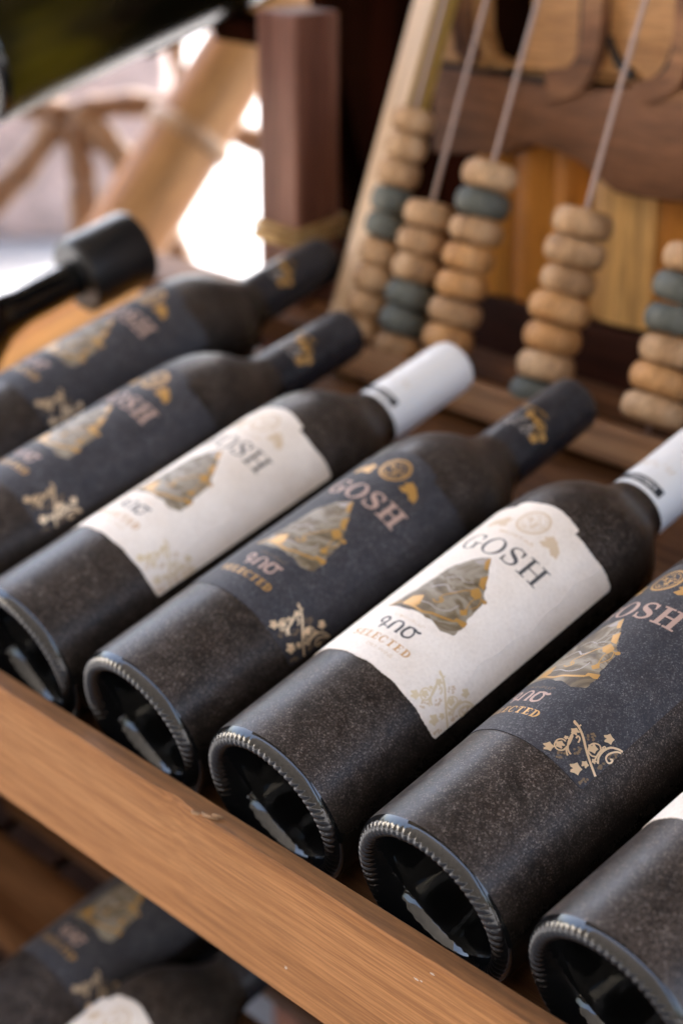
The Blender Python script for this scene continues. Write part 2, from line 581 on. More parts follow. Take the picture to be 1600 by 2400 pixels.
def text_flat(F, txt, cx, y, h, width, bold=0.):
    """outline text from Blender's own built-in font, centred, scaled to a width"""
    cu = bpy.data.curves.new('t', 'FONT')
    cu.body = txt
    cu.offset = bold
    cu.resolution_u = 4
    o = bpy.data.objects.new('t', cu)
    C.objects.link(o)
    dg = bpy.context.evaluated_depsgraph_get()
    me = bpy.data.meshes.new_from_object(o.evaluated_get(dg))
    bpy.data.objects.remove(o)
    bpy.data.curves.remove(cu)
    if not len(me.vertices):
        return
    xs = [v.co.x for v in me.vertices]; ys = [v.co.y for v in me.vertices]
    sx = width / (max(xs) - min(xs)); sy = h / (max(ys) - min(ys))
    for v in me.vertices:
        v.co = ((v.co.x - min(xs)) * sx + cx - width / 2, (v.co.y - min(ys)) * sy + y, 0)
    F.bm.from_mesh(me)
    bpy.data.meshes.remove(me)

def top_v(s):
    a = abs(s) / (BR * 1000) * 180 / PI
    if a > 25.5:
        return 174.5
    t = max(0, 1 - (a / 25.5) ** 2)
    return 177.3 + 3.4 * t ** .8

def label_mesh(name, mat, ragged):
    bm = bmesh.new()
    rnd = random.Random(3)
    half = 69.5
    angs = sorted(set([-half + 2 * half * k / 180 for k in range(181)] + [-25.6, -25.4, 25.4, 25.6]))
    rows = 60
    jb = [rnd.uniform(-1, 1) for _ in angs]
    jt = [rnd.uniform(-1, 1) for _ in angs]
    grid = []
    for i, a in enumerate(angs):
        s = R_(a) * BR * 1000
        b = 60.2 + ragged * (.35 * jb[i] + .35 * math.sin(a * .31))
        t = top_v(s) + ragged * (.4 * jt[i] + .5 * math.sin(a * .23 + 1))
        edge = min(1, (half - abs(a)) / 3.)
        b += (1 - edge) ** 2 * 1.2
        t -= (1 - edge) ** 2 * 1.6
        col = []
        for k in range(rows + 1):
            v = b + (t - b) * k / rows
            # raised creases in the paper
            r = BR + .00028
            if True:
                cx = 34.8 + 1.2 * math.sin(v * .11) + .7 * math.sin(v * .31)
                if v > 84:
                    r += .00018 * math.exp(-((s - cx) / .7) ** 2)
                cv = 83 + 5 * (s - 11) / 22 + .8 * math.sin(s * .5)
                if 9 < s < 35:
                    r += .0002 * math.exp(-((v - cv) / .9) ** 2)
            col.append(bm.verts.new((r * math.sin(R_(a)), v * .001, r * math.cos(R_(a)))))
        grid.append(col)
    for a, b in zip(grid, grid[1:]):
        for k in range(rows):
            bm.faces.new((a[k], b[k], b[k + 1], a[k + 1]))
    # rim of the paper turned down to the glass so the edge has a thickness
    outline = [c[0] for c in grid] + grid[-1][1:] + [c[-1] for c in reversed(grid[:-1])] + list(reversed(grid[0][1:-1]))
    low = []
    for v in outline:
        d = Vector((v.co.x, 0, v.co.z)).normalized() * (BR - .0001)
        low.append(bm.verts.new((d.x, v.co.y, d.z)))
    n = len(outline)
    for k in range(n):
        q = (k + 1) % n
        bm.faces.new((outline[k], outline[q], low[q], low[k]))
    return sharp(mesh_of(name, bm, mat), 45)

VINE = [([(25.1, 79.2), (27.0, 78.7), (29.8, 77.4), (32.5, 75.7), (35.7, 73.3), (39.5, 71.0), (42.5, 69.6), (45.2, 68.5)], .75),
        ([(27.9, 79.7), (27.8, 78.8), (26.6, 78.4), (25.3, 78.9), (25.2, 79.7)], .5),
        ([(28.1, 76.3), (28.7, 72.8), (30.1, 69.7), (31.8, 67.7), (33.6, 67.1)], .6),
        ([(28.9, 73.9), (30.2, 70.6), (31.0, 67.6), (33.2, 65.8)], .5),
        ([(30.5, 68.6), (30.6, 66.3), (29.1, 65.0), (27.1, 65.6), (26.3, 68.0), (27.2, 69.7), (28.8, 69.9)], .5),
        ([(32.2, 72.9), (31.6, 74.6), (30.3, 75.1), (30.5, 73.8)], .5),
        ([(42.5, 72.7), (41.0, 74.6), (40.4, 77.7), (41.1, 81.1), (43.2, 83.2), (45.2, 84.2)], .65),
        ([(41.2, 71.9), (40.2, 74.4), (39.7, 77.7), (41.0, 80.6)], .5),
        ([(40.5, 74.4), (38.9, 73.0), (37.0, 73.3), (35.8, 75.4), (36.2, 77.4), (38.0, 78.5), (39.6, 77.5)], .5),
        ([(45.2, 83.3), (43.7, 82.0), (42.5, 79.0), (42.9, 76.8), (44.6, 76.3), (45.3, 77.4), (44.9, 78.6), (44.2, 77.9)], .55),
        ([(39.4, 78.4), (39.5, 79.7), (40.4, 79.4), (40.3, 78.5)], .45)]
LEAVES = [(28.3, 75.8, 1.6), (25.9, 63.6, 2.0), (28.3, 67.3, 1.7), (37.2, 75.5, 1.9), (38.5, 83.3, 2.0), (38.5, 64.3, 2.3), (39.6, 68.4, 1.4), (27.9, 71.3, .9), (40.9, 72.2, 1.0)]
GRAPES = [(33.8, 78.8), (34.0, 70.4), (31.2, 64.2), (44.0, 79.9), (43.9, 73.0), (43.4, 63.6)]
MOUNT = [(0.8, 138.1), (4.6, 132.3), (8.6, 126.3), (11.4, 121.3), (15.2, 117.8), (15.4, 113.4), (15.8, 109.2), (16.2, 105.0), (17.6, 102.8), (17.6, 99.7), (17.7, 95.2), (12.5, 92.7), (6.7, 94.2), (3.5, 93.6), (-1.0, 94.2), (-5.3, 93.5), (-10.2, 93.4), (-17.4, 92.8), (-16.3, 95.0), (-15.4, 97.5), (-14.6, 101.5), (-13.0, 105.9), (-12.2, 112.8), (-11.4, 119.0), (-10.4, 125.2), (-7.4, 130.0), (-3.5, 135.0)]
GOLDS = [[(0.9, 138.2), (4.8, 131.5), (3.1, 130.9), (0.2, 135.3)], [(7.2, 129.1), (10.8, 121.7), (7.7, 122.2), (5.3, 126.3)],
         [(-11.7, 95.9), (-10.7, 101.8), (-6.4, 104.2), (-3.9, 98.4), (-5.2, 96.1)], [(6.9, 118.1), (8.5, 121.3), (12.2, 119.0), (11.9, 115.5), (9.0, 115.5)],
         [(12.7, 99.6), (12.7, 102.4), (17.4, 104.0), (18.0, 101.4), (16.6, 100.8), (14.2, 101.2)], [(10.9, 106.4), (13.0, 109.0), (14.6, 106.8), (12.9, 104.8)]]

def make_label(parent, black):
    lab = obj('label', label_mesh('label_black' if black else 'label_white', m_blabel if black else m_wlabel, 0.15 if black else .6), parent, (0, 0, BR))
    # wordmark: one piece per letter
    F = Flat()
    word(F, 'GOSH', -20.3, 139.6, 11.2, 1.55, st=.2 if black else .15, th=.085 if black else .055)
    obj('wordmark', F.mesh('wordmark', m_rose if black else m_ink), lab)
    F = Flat()
    text_flat(F, 'ՄԽԻԹԱՐ', -.5, 87.9, 1.7, 16, .0)
    if not black:
        text_flat(F, 'MKHITAR', 0, 154.8, 1.9, 19, .01)
        text_flat(F, 'DRY WINE', 1.5, 67.6, 1.7, 14, .0)
    obj('fine_print', F.mesh('fine_print', m_goldgrape if black else m_goldfaint), lab, kind='stuff')
    F = Flat()
    # three Armenian capitals, drawn with broad pen strokes
    x, y, h = -11.4, 79.6, 6.6
    thick = 1.15 if black else 1.1
    F.ribbon([(x + 3.6, y + 4.6), (x + 2.6, y + 6.2), (x + 1.0, y + 5.9), (x + .3, y + 4.2), (x + .9, y + 2.7), (x + 2.3, y + 2.6), (x + 3.5, y + 4.0), (x + 3.7, y + 5.6)], lambda t: thick * (.75 + .4 * math.sin(t * 5)))
    F.ribbon([(x + 3.6, y + 5.6), (x + 3.5, y + 3), (x + 2.9, y), (x + 2.7, y - 1.0)], thick * .9)
    F.ribbon([(x + 2.2, y + 1.0), (x + 4.2, y + 1.2), (x + 5.6, y + .9)], thick * .7)
    F.ribbon([(x + 6.8, y - .1), (x + 6.9, y + 3.6), (x + 7.6, y + 5.8), (x + 9.3, y + 6.4), (x + 10.8, y + 5.6), (x + 11.3, y + 3.4), (x + 11.2, y - .1)], lambda t: thick * (1.25 if t < .25 or t > .72 else .8))
    F.ribbon([(x + 10.4, y + .1), (x + 12.2, y + .1)], thick * .6, smooth=False)
    F.ribbon([(x + 14.2, y + 5.9), (x + 13.4, y + 3.2), (x + 13.9, y + .9), (x + 15.6, y + .1), (x + 17.4, y + .9), (x + 17.9, y + 2.2)], lambda t: thick * (1.35 - .5 * t))
    F.ribbon([(x + 13.6, y + 5.9), (x + 16.2, y + 6.2), (x + 18.6, y + 5.6), (x + 19.6, y + 6.4)], lambda t: thick * (.7 + .5 * t))
    F.ribbon([(x + 16.2, y + 6.), (x + 17.6, y + 4.4), (x + 17.9, y + 2.2)], thick * .8)
    obj('script_word', F.mesh('script_word', m_rose if black else m_ink), lab)
    F = Flat()
    word(F, 'SELECTED', -18.0, 71.7, 4.0, .85, st=.24, th=.1)
    obj('selected_word', F.mesh('selected_word', m_gold if black else m_goldfaint_strong), lab)
    # round emblem: rings and a tangle of vine strokes, small cross to one side
    F = Flat()
    ex, ey = 0., 167.2
    F.ring(ex, ey, 7.7, 7.9, 6.5, 6.7, n=48)
    F.ring(ex, ey, 5.6, 5.8, 5.2, 5.4, n=40)
    rnd = random.Random(5)
    for k in range(15):
        a = rnd.uniform(0, 6.28); r = rnd.uniform(.8, 4.4)
        px, py = ex + r * math.cos(a), ey + r * math.sin(a)
        q = [(px, py)]
        for _ in range(3):
            a += rnd.uniform(-1.2, 1.2)
            px += 1.05 * math.cos(a); py += 1.05 * math.sin(a)
            q.append((px, py))
        F.ribbon(q, .5, 3)
    F.disc(ex + 1.5, ey - .5, .9); F.disc(ex - 1.8, ey + 1.5, .8)
    obj('emblem', F.mesh('emblem', m_gold if black else m_goldfaint), lab)
    F = Flat()
    for sgn in (-1, 1):
        F.leaf(sgn * 12.6, 163.2, 3.3, .6)
        F.poly([(sgn * 9.0, 159.5), (sgn * 13.2, 165.8), (sgn * 17.6, 163.0), (sgn * 20.2, 158.0), (sgn * 16.8, 158.4), (sgn * 15.4, 160.4), (sgn * 12.0, 158.6)])
        F.leaf(sgn * 17.2, 160.2, 2.6, 2.2)
    obj('grape_leaves', F.mesh('grape_leaves', m_gold if black else m_goldfaint, lift=.00034), lab)
    # mountain shaped picture with gilded patches
    F = Flat()
    rnd = random.Random(11)
    pts = []
    for (a, b) in zip(MOUNT, MOUNT[1:] + MOUNT[:1]):
        for k in range(3):
            t = k / 3
            j = .35 if k else .1
            pts.append((a[0] + (b[0] - a[0]) * t + rnd.uniform(-j, j), a[1] + (b[1] - a[1]) * t + rnd.uniform(-j, j)))
    F.poly(pts)
    pic = F.mesh('mountain_picture', m_pict)
    obj('mountain_picture', pic, lab)
    F = Flat()
    for g in GOLDS:
        F.poly(g)
    F.disc(15.0, 117.4, 1.1)
    F.ribbon([(-11.7, 96.2), (-5.2, 96.1), (0.4, 95.6), (4.0, 97.2), (8.5, 98.4), (12.8, 100.2)], 1.15)
    F.ribbon([(2.2, 104.3), (0.3, 107.6), (3.1, 112.2), (7.2, 117.6), (14.5, 117.2)], .55)
    F.ribbon([(12.6, 108.4), (11.1, 113.8), (12.6, 117.9)], .4)
    F.ribbon([(12.0, 108.0), (14.6, 113.0), (13.4, 117.2)], .35)
    F.ribbon([(-13, 97), (-15.5, 94.6), (-17, 93.2)], .8)
    F.ribbon([(-1.5, 104), (.6, 103.2), (2.6, 104.8), (1.8, 106.4), (0, 106)], .6)
    obj('gilt_patches', F.mesh('gilt_patches', m_gold, lift=.00036), lab)
    F = Flat()
    F.poly([(-1.6, 135.6), (.6, 137.4), (2.0, 133.6), (-.6, 131.8), (-3.8, 132.6)])
    F.ribbon([(-6, 118), (-2, 121), (2, 120), (5, 122)], .5)
    F.ribbon([(-8, 110), (-3, 114), (1, 112), (4, 114)], .8)
    F.ribbon([(-6, 100), (-1, 101), (4, 100.5), (8, 103), (9, 108)], .6)
    F.ribbon([(3, 125), (5, 127), (6.5, 124.5)], .35)
    obj('pale_strokes', F.mesh('pale_strokes', m_pale, lift=.00033), lab)
    # embossed vine in the lower right corner
    F = Flat()
    for pts, wd in VINE:
        F.ribbon(pts, wd * 1.25)
    for x, y, r in LEAVES:
        F.leaf(x, y, r * 1.1, x)
    obj('vine_ornament', F.mesh('vine_ornament', m_goldpale if black else m_goldemb, lift=.0005), lab)
    F = Flat()
    rnd = random.Random(2)
    for x, y in GRAPES:
        for k in range(11):
            rr = 1.75 * math.sqrt(rnd.random()); a = rnd.uniform(0, 6.28)
            F.disc(min(x + rr * math.cos(a) * .8, 45), y + rr * math.sin(a) * 1.15, .5, 7)
    obj('grape_bunches', F.mesh('grape_bunches', m_goldgrape if black else m_goldfaint, lift=.00034), lab)
    return lab
m_goldfaint_strong = plain('ochre_ink', (.50, .29, .12), .6)
m_goldemb = plain('embossed_pale_foil', (.70, .58, .39), .16, metal=.0, spec=.9)

# ------------------------------------------------------------------ the wine bottle
BODY = [(.03735, .0052), (.0375, .008), (.0375, .06), (.0375, .12), (.0375, .180), (.0374, .186), (.0368, .193), (.0354, .200), (.0330, .2068), (.0296, .213), (.0258, .2182), (.0220, .2228), (.0188, .2275), (.0168, .232), (.0156, .237), (.0150, .244), (.0147, .262), (.0146, .285)]
def body_mesh():
    bm = bmesh.new()
    add_lathe(bm, BODY, 96, zc=BR)
    return mesh_of('bottle_body', bm, m_glass)

def base_mesh():
    """rounded heel, knurled bearing ring and deep punt"""
    bm = bmesh.new()
    NR = 70
    prof = [(.03735, .0052), (.0371, .0040), (.0366, .0029), (.0358, .0016), (.0346, .0007), (.0332, .0001), (.0317, .0002), (.0304, .0010), (.0293, .0022), (.0281, .0038), (.0268, .0056), (.0256, .0079), (.0246, .0110), (.0236, .0156), (.0223, .0212), (.0205, .0268), (.0180, .0318), (.0145, .0356), (.0100, .0380), (.0050, .0390), (.0, .0392)]
    dep = {3: .35, 4: .9, 5: 1., 6: 1., 7: .7, 8: .2}
    def mod(i, r, t, a):
        d = dep.get(i, 0)
        if d:
            ph = (a * NR / (2 * PI) + .16 * (i - 5)) % 1
            g = math.exp(-((ph - .5) / .15) ** 2)           # narrow groove between flat teeth
            t += .0006 * d * g
            if i >= 7:
                r += .00012 * d * g
        if 9 <= i <= 15:                                     # moulding ripple inside the hollow
            t += .00005 * math.sin(a * 35 + i * .5) + .00004 * math.sin(a * 11 + i * 1.3)
        return r, t
    add_lathe(bm, prof, NR * 12, zc=BR, mod=mod)
    return mesh_of('bottle_base', bm, m_base)

def cap_mesh(mat, name):
    bm = bmesh.new()
    prof = [(.0152, .2345), (.0157, .2347), (.0157, .2500), (.01535, .262), (.0152, .290), (.0150, .2955), (.0143, .2985), (.0128, .2998), (.0, .3002)]
    add_lathe(bm, prof, 64, zc=BR)
    return sharp(mesh_of(name, bm, mat), 50)

def make_bottle(black, black_cap=None):
    black_cap = black if black_cap is None else black_cap
    t = obj('wine_bottle', None)
    obj('body', me_body, t)
    obj('base', me_base, t)
    make_label(t, black)
    cap = obj('capsule', cap_mesh(m_bcap if black_cap else m_wcap, 'capsule_black' if black_cap else 'capsule_white'), t)
    cr = .0155
    if black_cap:
        F = Flat()
        rnd = random.Random(4)
        for k in range(40):
            F.leaf(rnd.uniform(-13, 12), rnd.uniform(249, 258), rnd.uniform(.6, 1.2), k)
        obj('silver_print', F.mesh('silver_print', m_pale, lift=.0003, radius=cr), cap, (0, 0, BR))
        F = Flat()
        F.leaf(4, 261.5, 2.8, .4); F.leaf(9, 260.5, 2.4, 1.4); F.leaf(15, 252, 3, .2); F.leaf(17.5, 257, 2.6, .9)
        F.ring(12.5, 259.5, 3.1, 3.1, 2.3, 2.3); F.disc(12.5, 259.5, 1.4)
        text_flat(F, 'SELECTED', 3, 265.6, 1.8, 17, .02)
        obj('gold_print', F.mesh('gold_print', m_gold, lift=.0003, radius=cr), cap, (0, 0, BR))
    else:
        F = Flat()
        n = 24
        pts = [(-15 + 30 * k / n, 239.4) for k in range(n + 1)] + [(15 - 30 * k / n, 244.6) for k in range(n + 1)]
        F.poly(pts)
        obj('black_band', F.mesh('black_band', m_black, lift=.0003, radius=cr), cap, (0, 0, BR))
        F = Flat()
        text_flat(F, 'GOSH', 4, 240.6, 2.6, 14, .02)
        obj('band_lettering', F.mesh('band_lettering', m_wcap, lift=.00045, radius=cr), cap, (0, 0, BR))
        F = Flat()
        rnd = random.Random(9)
        for k in range(9):
            F.ribbon([(-11 + 2.6 * k + rnd.uniform(-.5, .5), 252 + rnd.uniform(0, 5)), (-10 + 2.6 * k, 254 + rnd.uniform(0, 5))], .5, smooth=False)
        obj('faint_print', F.mesh('faint_print', m_goldfaint, lift=.0003, radius=cr), cap, (0, 0, BR))
    return t

me_body = body_mesh()
me_base = base_mesh()
TILT = R_(15.9144)
WS = Matrix.Rotation(TILT, 4, 'X')
def on_shelf(o, x, v, n, yaw):
    o.matrix_world = WS @ Matrix.Translation((x, v, n)) @ Matrix.Rotation(-R_(yaw), 4, 'Z')

proto = {True: make_bottle(True), False: make_bottle(False)}
used = {True: False, False: False}
BOTTLES = [  # x, v, n, yaw, black, label roll, text, group
    (-.0028, 0, 0, 1.2, False, 10, 'dusty white labelled wine bottle lying nearest the camera in the bottom right corner', 'top'),
    (-.0870, 0, 0, -.60, True, -22, 'sharp black labelled wine bottle with gold vine corner, base second from the right', 'top'),
    (-.1757, 0, 0, -1.76, False, 7, 'white labelled wine bottle in the middle of the row with its whole dark lettering readable', 'top'),
    (-.2640, 0, 0, -1.47, True, 8.5, 'black labelled wine bottle lying between the two fully visible white labelled bottles', 'top'),
    (-.3549, 0, 0, -.80, False, 3, 'blurred white labelled wine bottle with its whole white capsule ending below the abacus beads', 'top'),
    (-.4487, 0, 0, .71, True, -1, 'black labelled wine bottle whose dark capsule ends at the foot of the abacus bar', 'top'),
    (-.5330, .063, 0, 0, True, 3, 'rearmost black labelled wine bottle, its neck running behind the abacus side bar', 'top'),
    (-.4300, -.080, -.267, 0, True, 4, 'black labelled wine bottle on the lower tier under the rail, gold vine print blurred', 'low'),
    (-.3600, -.186, -.267, 0, False, 4, 'white labelled wine bottle on the lower tier, only its shoulder and label top in view', 'low'),
]
for (x, v, n, yaw, blk, roll, text, tier) in BOTTLES:
    o = make_bottle(False, True) if tier == 'low' and not blk else proto[blk] if not used[blk] else copy_tree(proto[blk])
    used[blk] = True
    on_shelf(o, x, v, n, yaw)
    for ch in o.children:
        if ch.name.startswith('label'):
            ch.rotation_euler = (0, R_(roll), 0)
            ch.location.y = .0009 * math.sin(x * 91)
        if ch.name.startswith('capsule'):
            ch.rotation_euler = (0, 0, 0)
    o['label'] = text
    o['category'] = 'wine bottle'
    o['group'] = 'wine bottles lying on the top shelf' if tier == 'top' else 'wine bottles lying on the lower tier'

# ------------------------------------------------------------------ display rack
rack = obj('display_rack', None, None, (0, 0, 0), (TILT, 0, 0), label='brown wooden display rack with a pale front rail, sloping slats and a rear post', category='display rack')
def rail_mesh(x0, x1, name):
    rnd = random.Random(21)
    bm = bmesh.new()
    n = 150
    rows = []
    for k in range(n + 1):
        x = x0 + (x1 - x0) * k / n
        w1 = .00015 * math.sin(x * 31) + .0002 * math.sin(x * 83 + 1) + rnd.uniform(-.00016, .00016)
        chip = .0016 * math.exp(-((x + .222) / .006) ** 2) + .0004 * math.exp(-((x + .05) / .02) ** 2)
        prof = [(-.0047, -.035), (-.0047, .0290), (-.0053, .0297), (-.0133 + w1 + chip, .0312 - chip * .4), (-.0144 + w1 * .6 + chip * .3, .0306 - chip), (-.0262, -.0342), (-.0254, -.0352)]
        rows.append([bm.verts.new((x, v, z)) for v, z in prof])
    for a, b in zip(rows, rows[1:]):
        for j in range(7):
            q = (j + 1) % 7
            f = bm.faces.new((a[j], a[q], b[q], b[j]))
            f.material_index = 1 if j in (0, 1, 2) else 0
    bm.faces.new(rows[0]); bm.faces.new(rows[-1])
    return sharp(mesh_of(name, bm, [m_rail, m_railtop]), 30)
obj('front_rail', rail_mesh(-.80, .34, 'front_rail'), rack)
obj('lower_rail', rail_mesh(-.80, .34, 'lower_rail'), rack, (0, -.196, -.345))
# splintered spot on the top edge and a few paint specks on the front of the rail
m_raw = wood('raw_splinter_wood', (.24, .13, .06), (.34, .20, .10), (.42, .27, .15), 0, 120, .1, .8)
bm = bmesh.new()
for (x0, ln, dv, dn, th) in ((-.206, .010, -.0118, .0308, .0011), (-.2005, .006, -.0100, .0312, .0014), (-.211, .007, -.0132, .0303, .0008)):
    pts = [(x0, dv, dn), (x0 + ln * .35, dv - .0012, dn + th), (x0 + ln * .75, dv - .0002, dn + th * .8), (x0 + ln, dv + .0008, dn + .0002)]
    add_tube(bm, pts, [.0003, .0009, .0008, .0002], 7)
obj('splinter', mesh_of('splinter', bm, m_raw), rack)
m_speck = plain('dry_paint', (.42, .36, .30), .7)
rnd = random.Random(8)
for (x, t, rx, rn) in ((-.1574, .759, .0010, .0008), (-.0802, .170, .0016, .0006), (-.0776, .160, .0007, .0005), (-.0714, .058, .0013, .0005)):
    bm = bmesh.new()
    v0, n0 = -.0144 - .0118 * t, .0306 - .0648 * t
    c = bm.verts.new((x, v0 - .00025, n0 + .00004))
    ring = []
    for k in range(9):
        a = 2 * PI * k / 9
        j = rnd.uniform(.6, 1.15)
        q = rn * j * math.sin(a)
        ring.append(bm.verts.new((x + rx * j * math.cos(a), v0 + q * .179 - .00005, n0 + q * .984)))
    for k in range(9):
        bm.faces.new((c, ring[k], ring[(k + 1) % 9]))
    obj('paint_speck', mesh_of('paint_speck', bm, m_speck), rack)
slat = box_me('shelf_slat', (-.75, 0, -.018), (.34, .06, -.0006), m_slat, .002)
for v in (.012, .082, .152, .222):
    obj('shelf_slat', slat, rack, (0, v, 0))
slat_n = box_me('narrow_slat', (-.75, 0, -.018), (.34, .030, .003), m_slat, .002)
obj('shelf_slat', slat_n, rack, (0, .288, -.014))
obj('shelf_slat', slat_n, rack, (0, .345, -.008))
for v in (-.16, -.08, .0, .08, .16, .24):
    obj('lower_slat', slat, rack, (0, v, -.2676))
obj('side_board', box_me('side_board', (-.775, -.03, -.16), (-.752, .36, -.02), m_dark_x), rack)
obj('lower_side_board', box_me('lower_side_board', (-.70, -.2, -.44), (-.68, .36, -.03), m_dark_x), rack)
up_slat = box_me('panel_slat', (-.012, 0, -.05), (0, .40, .0), m_dark_x, .003)
for k in range(6):
    obj('panel_slat', up_slat, rack, (-.664, -.05, -.07 - .058 * k))
obj('cover_panel', box_me('cover_panel', (-.72, .385, -.75), (.34, .40, -.03), m_dark), rack)  # added panels, block the sunlit ground seen through the lower tier
obj('cover_panel', box_me('cover_panel_low', (-1.05, .385, -.95), (-.7205, .40, -.26), m_dark), rack)
# upright rear posts, vertical in the world
def post(x, z1=.281, y=.345):
    o = obj('rear_post', box_me('rear_post', (x, y, -.75), (x + .0385, y + .037, z1), m_post, .0022), rack)
    o.matrix_parent_inverse = Matrix.Rotation(TILT, 4, 'X').inverted()
    return o
post(-.607)
post(.32)
# golden board carrying the stoppered bottle, left of the last wine bottle
obj('top_board', box_me('top_board', (-.70, -.02, .0), (-.583, .30, .020), m_gold_oak_y, .003), rack)
obj('board_batten', box_me('board_batten', (-.70, .0, -.05), (-.60, .30, -.001), m_dark_x, .003), rack)

# twine round the rear post
bm = bmesh.new()
rnd = random.Random(3)
for k in range(3):
    z = .1405 + .0042 * (k - 1)
    a, b, y0, y1, e = -.607, -.5685, .345, .382, .0022
    pts = []
    for (px, py) in ((a - e, y0 - e), (b + e, y0 - e), (b + e, y1 + e), (a - e, y1 + e), (a - e, y0 - e)):
        pts.append((px, py, z + rnd.uniform(-.0012, .0012) + .004 * (py > y0 + .01)))
    add_tube(bm, pts, .0022, 8)
obj('twine', mesh_of('twine', bm, m_jute), label='tan jute twine wound round the brown rear post', category='twine')

# ------------------------------------------------------------------ abacus leaning behind the necks
LEAN = R_(20.65)
ab = obj('abacus', None, None, (0, .308, .077), (-LEAN, 0, 0), label='old wooden abacus with brown and grey-green beads leaning behind the bottle necks', category='abacus')
XL, XR, HT = -.5140, -.195, .42
def side_mesh(x0, x1, name):
    bm = bmesh.new()
    add_box(bm, (x0, .004, -.012), (x1, .024, HT), .0012)
    for f in bm.faces:
        if abs(f.normal.x) > .7:
            f.material_index = 1
    return sharp(mesh_of(name, bm, [m_bar, m_bar_y]), 8)
obj('side_bar', side_mesh(XL, XL + .0185, 'side_bar'), ab)
obj('side_bar', side_mesh(XR, XR + .022, 'side_bar'), ab)
obj('bottom_bar', box_me('bottom_bar', (XL + .0187, -.014, .001), (XR - .0002, .022, .0205), m_bar_x, .0015), ab)
obj('top_bar', box_me('top_bar', (XL + .0187, -.014, HT - .02), (XR - .0002, .022, HT - .001), m_bar_x, .0015), ab)
def bow(u):
    return .002 - .005 * math.sin(PI * min(1, max(0, (u - .02) / (HT - .04))))
def bead_mesh(mat, name):
    bm = bmesh.new()
    prof = []
    for k in range(13):
        a = -PI / 2 + PI * k / 12
        c = max(0, math.cos(a))
        prof.append((.0040 + .0126 * c ** .36, .0076 * math.sin(a) * (.82 + .18 * abs(math.sin(a)))))
    prof = [(.0021, -.0070)] + prof + [(.0021, .0070)]
    add_lathe(bm, prof, 28, axis='Z')
    return mesh_of(name, bm, mat)
beads = {'l': bead_mesh(m_bead, 'bead_light'), 'o': bead_mesh(m_bead_o, 'bead_orange'), 'd': bead_mesh(m_bead_d, 'bead_dark')}
RODS = [(-.4805, .1575, 'llldd' + 'llll', .80), (-.4475, .1055, 'lllddl', .9), (-.4085, .1350, 'ldlooloo', .95), (-.3335, .1200, 'llloold', 1.), (-.2555, .1140, 'lddlolll', 1.03)]
rods_wire = None
for x, utop, seq, sc in RODS:
    bm = bmesh.new()
    add_tube(bm, [(0, bow(.018 + (HT - .036) * k / 16), .018 + (HT - .036) * k / 16) for k in range(17)], .0014, 8)
    rod = obj('rod', mesh_of('rod', bm, m_wire), ab, (x, 0, 0))
    pitch = .0161
    for i, ch in enumerate(seq):
        u = utop - pitch * i
        if u < .020:
            break
        slope = math.atan((bow(u + .002) - bow(u - .002)) / .004)
        b = obj('bead', beads[ch], rod, (random.uniform(-.0006, .0006), bow(u), u), (-slope + random.uniform(-.05, .05), random.uniform(-.06, .06), random.uniform(0, 6)))
        k = sc * random.uniform(.97, 1.04)
        b.scale = (k, k * random.uniform(.97, 1.03), random.uniform(.98, 1.06))

# ------------------------------------------------------------------ carved board behind the abacus
cb = obj('carved_board', None, None, (0, .420, .0), label='carved dark walnut board with a scalloped edge and cut-out letters behind the abacus', category='carved board')
def prism(name, pts, y0, y1, mat, bev=.002):
    bm = bmesh.new()
    vs = [bm.verts.new((x, y0, z)) for x, z in pts]
    f = bm.faces.new(vs)
    r = bmesh.ops.extrude_face_region(bm, geom=[f])
    nv = [g for g in r['geom'] if isinstance(g, bmesh.types.BMVert)]
    for v in nv:
        v.co.y = y1
    if bev:
        bmesh.ops.bevel(bm, geom=[e for e in bm.edges if abs(e.verts[0].co.y - e.verts[1].co.y) < 1e-6 and max(e.verts[0].co.y, e.verts[1].co.y) < y0 + 1e-6], offset=bev, segments=2, affect='EDGES', profile=.5, clamp_overlap=True)
    bmesh.ops.triangulate(bm, faces=[f for f in bm.faces if len(f.verts) > 4])
    return sharp(mesh_of(name, bm, mat), 40)
def arc(cx, cz, rx, rz, a0, a1, n=14):
    return [(cx + rx * math.cos(R_(a0 + (a1 - a0) * k / n)), cz + rz * math.sin(R_(a0 + (a1 - a0) * k / n))) for k in range(n + 1)]
low = [(-.523, .247), (-.523, .193), (-.470, .199), (-.458, .2005)] + [(-.45, .2065), (-.44, .2092), (-.4316, .2094), (-.415, .2082), (-.400, .2045), (-.388, .199), (-.378, .1935), (-.371, .1905)] + [(-.35, .1905), (-.33, .1925), (-.29, .197), (-.25, .192), (-.22, .19), (-.17, .197)]
up = [(-.17, .262), (-.25, .259), (-.328, .256), (-.36, .2515), (-.40, .247), (-.44, .246), (-.48, .247)]
obj('scalloped_band', prism('scalloped_band', low + up, 0, .022, m_carve), cb)
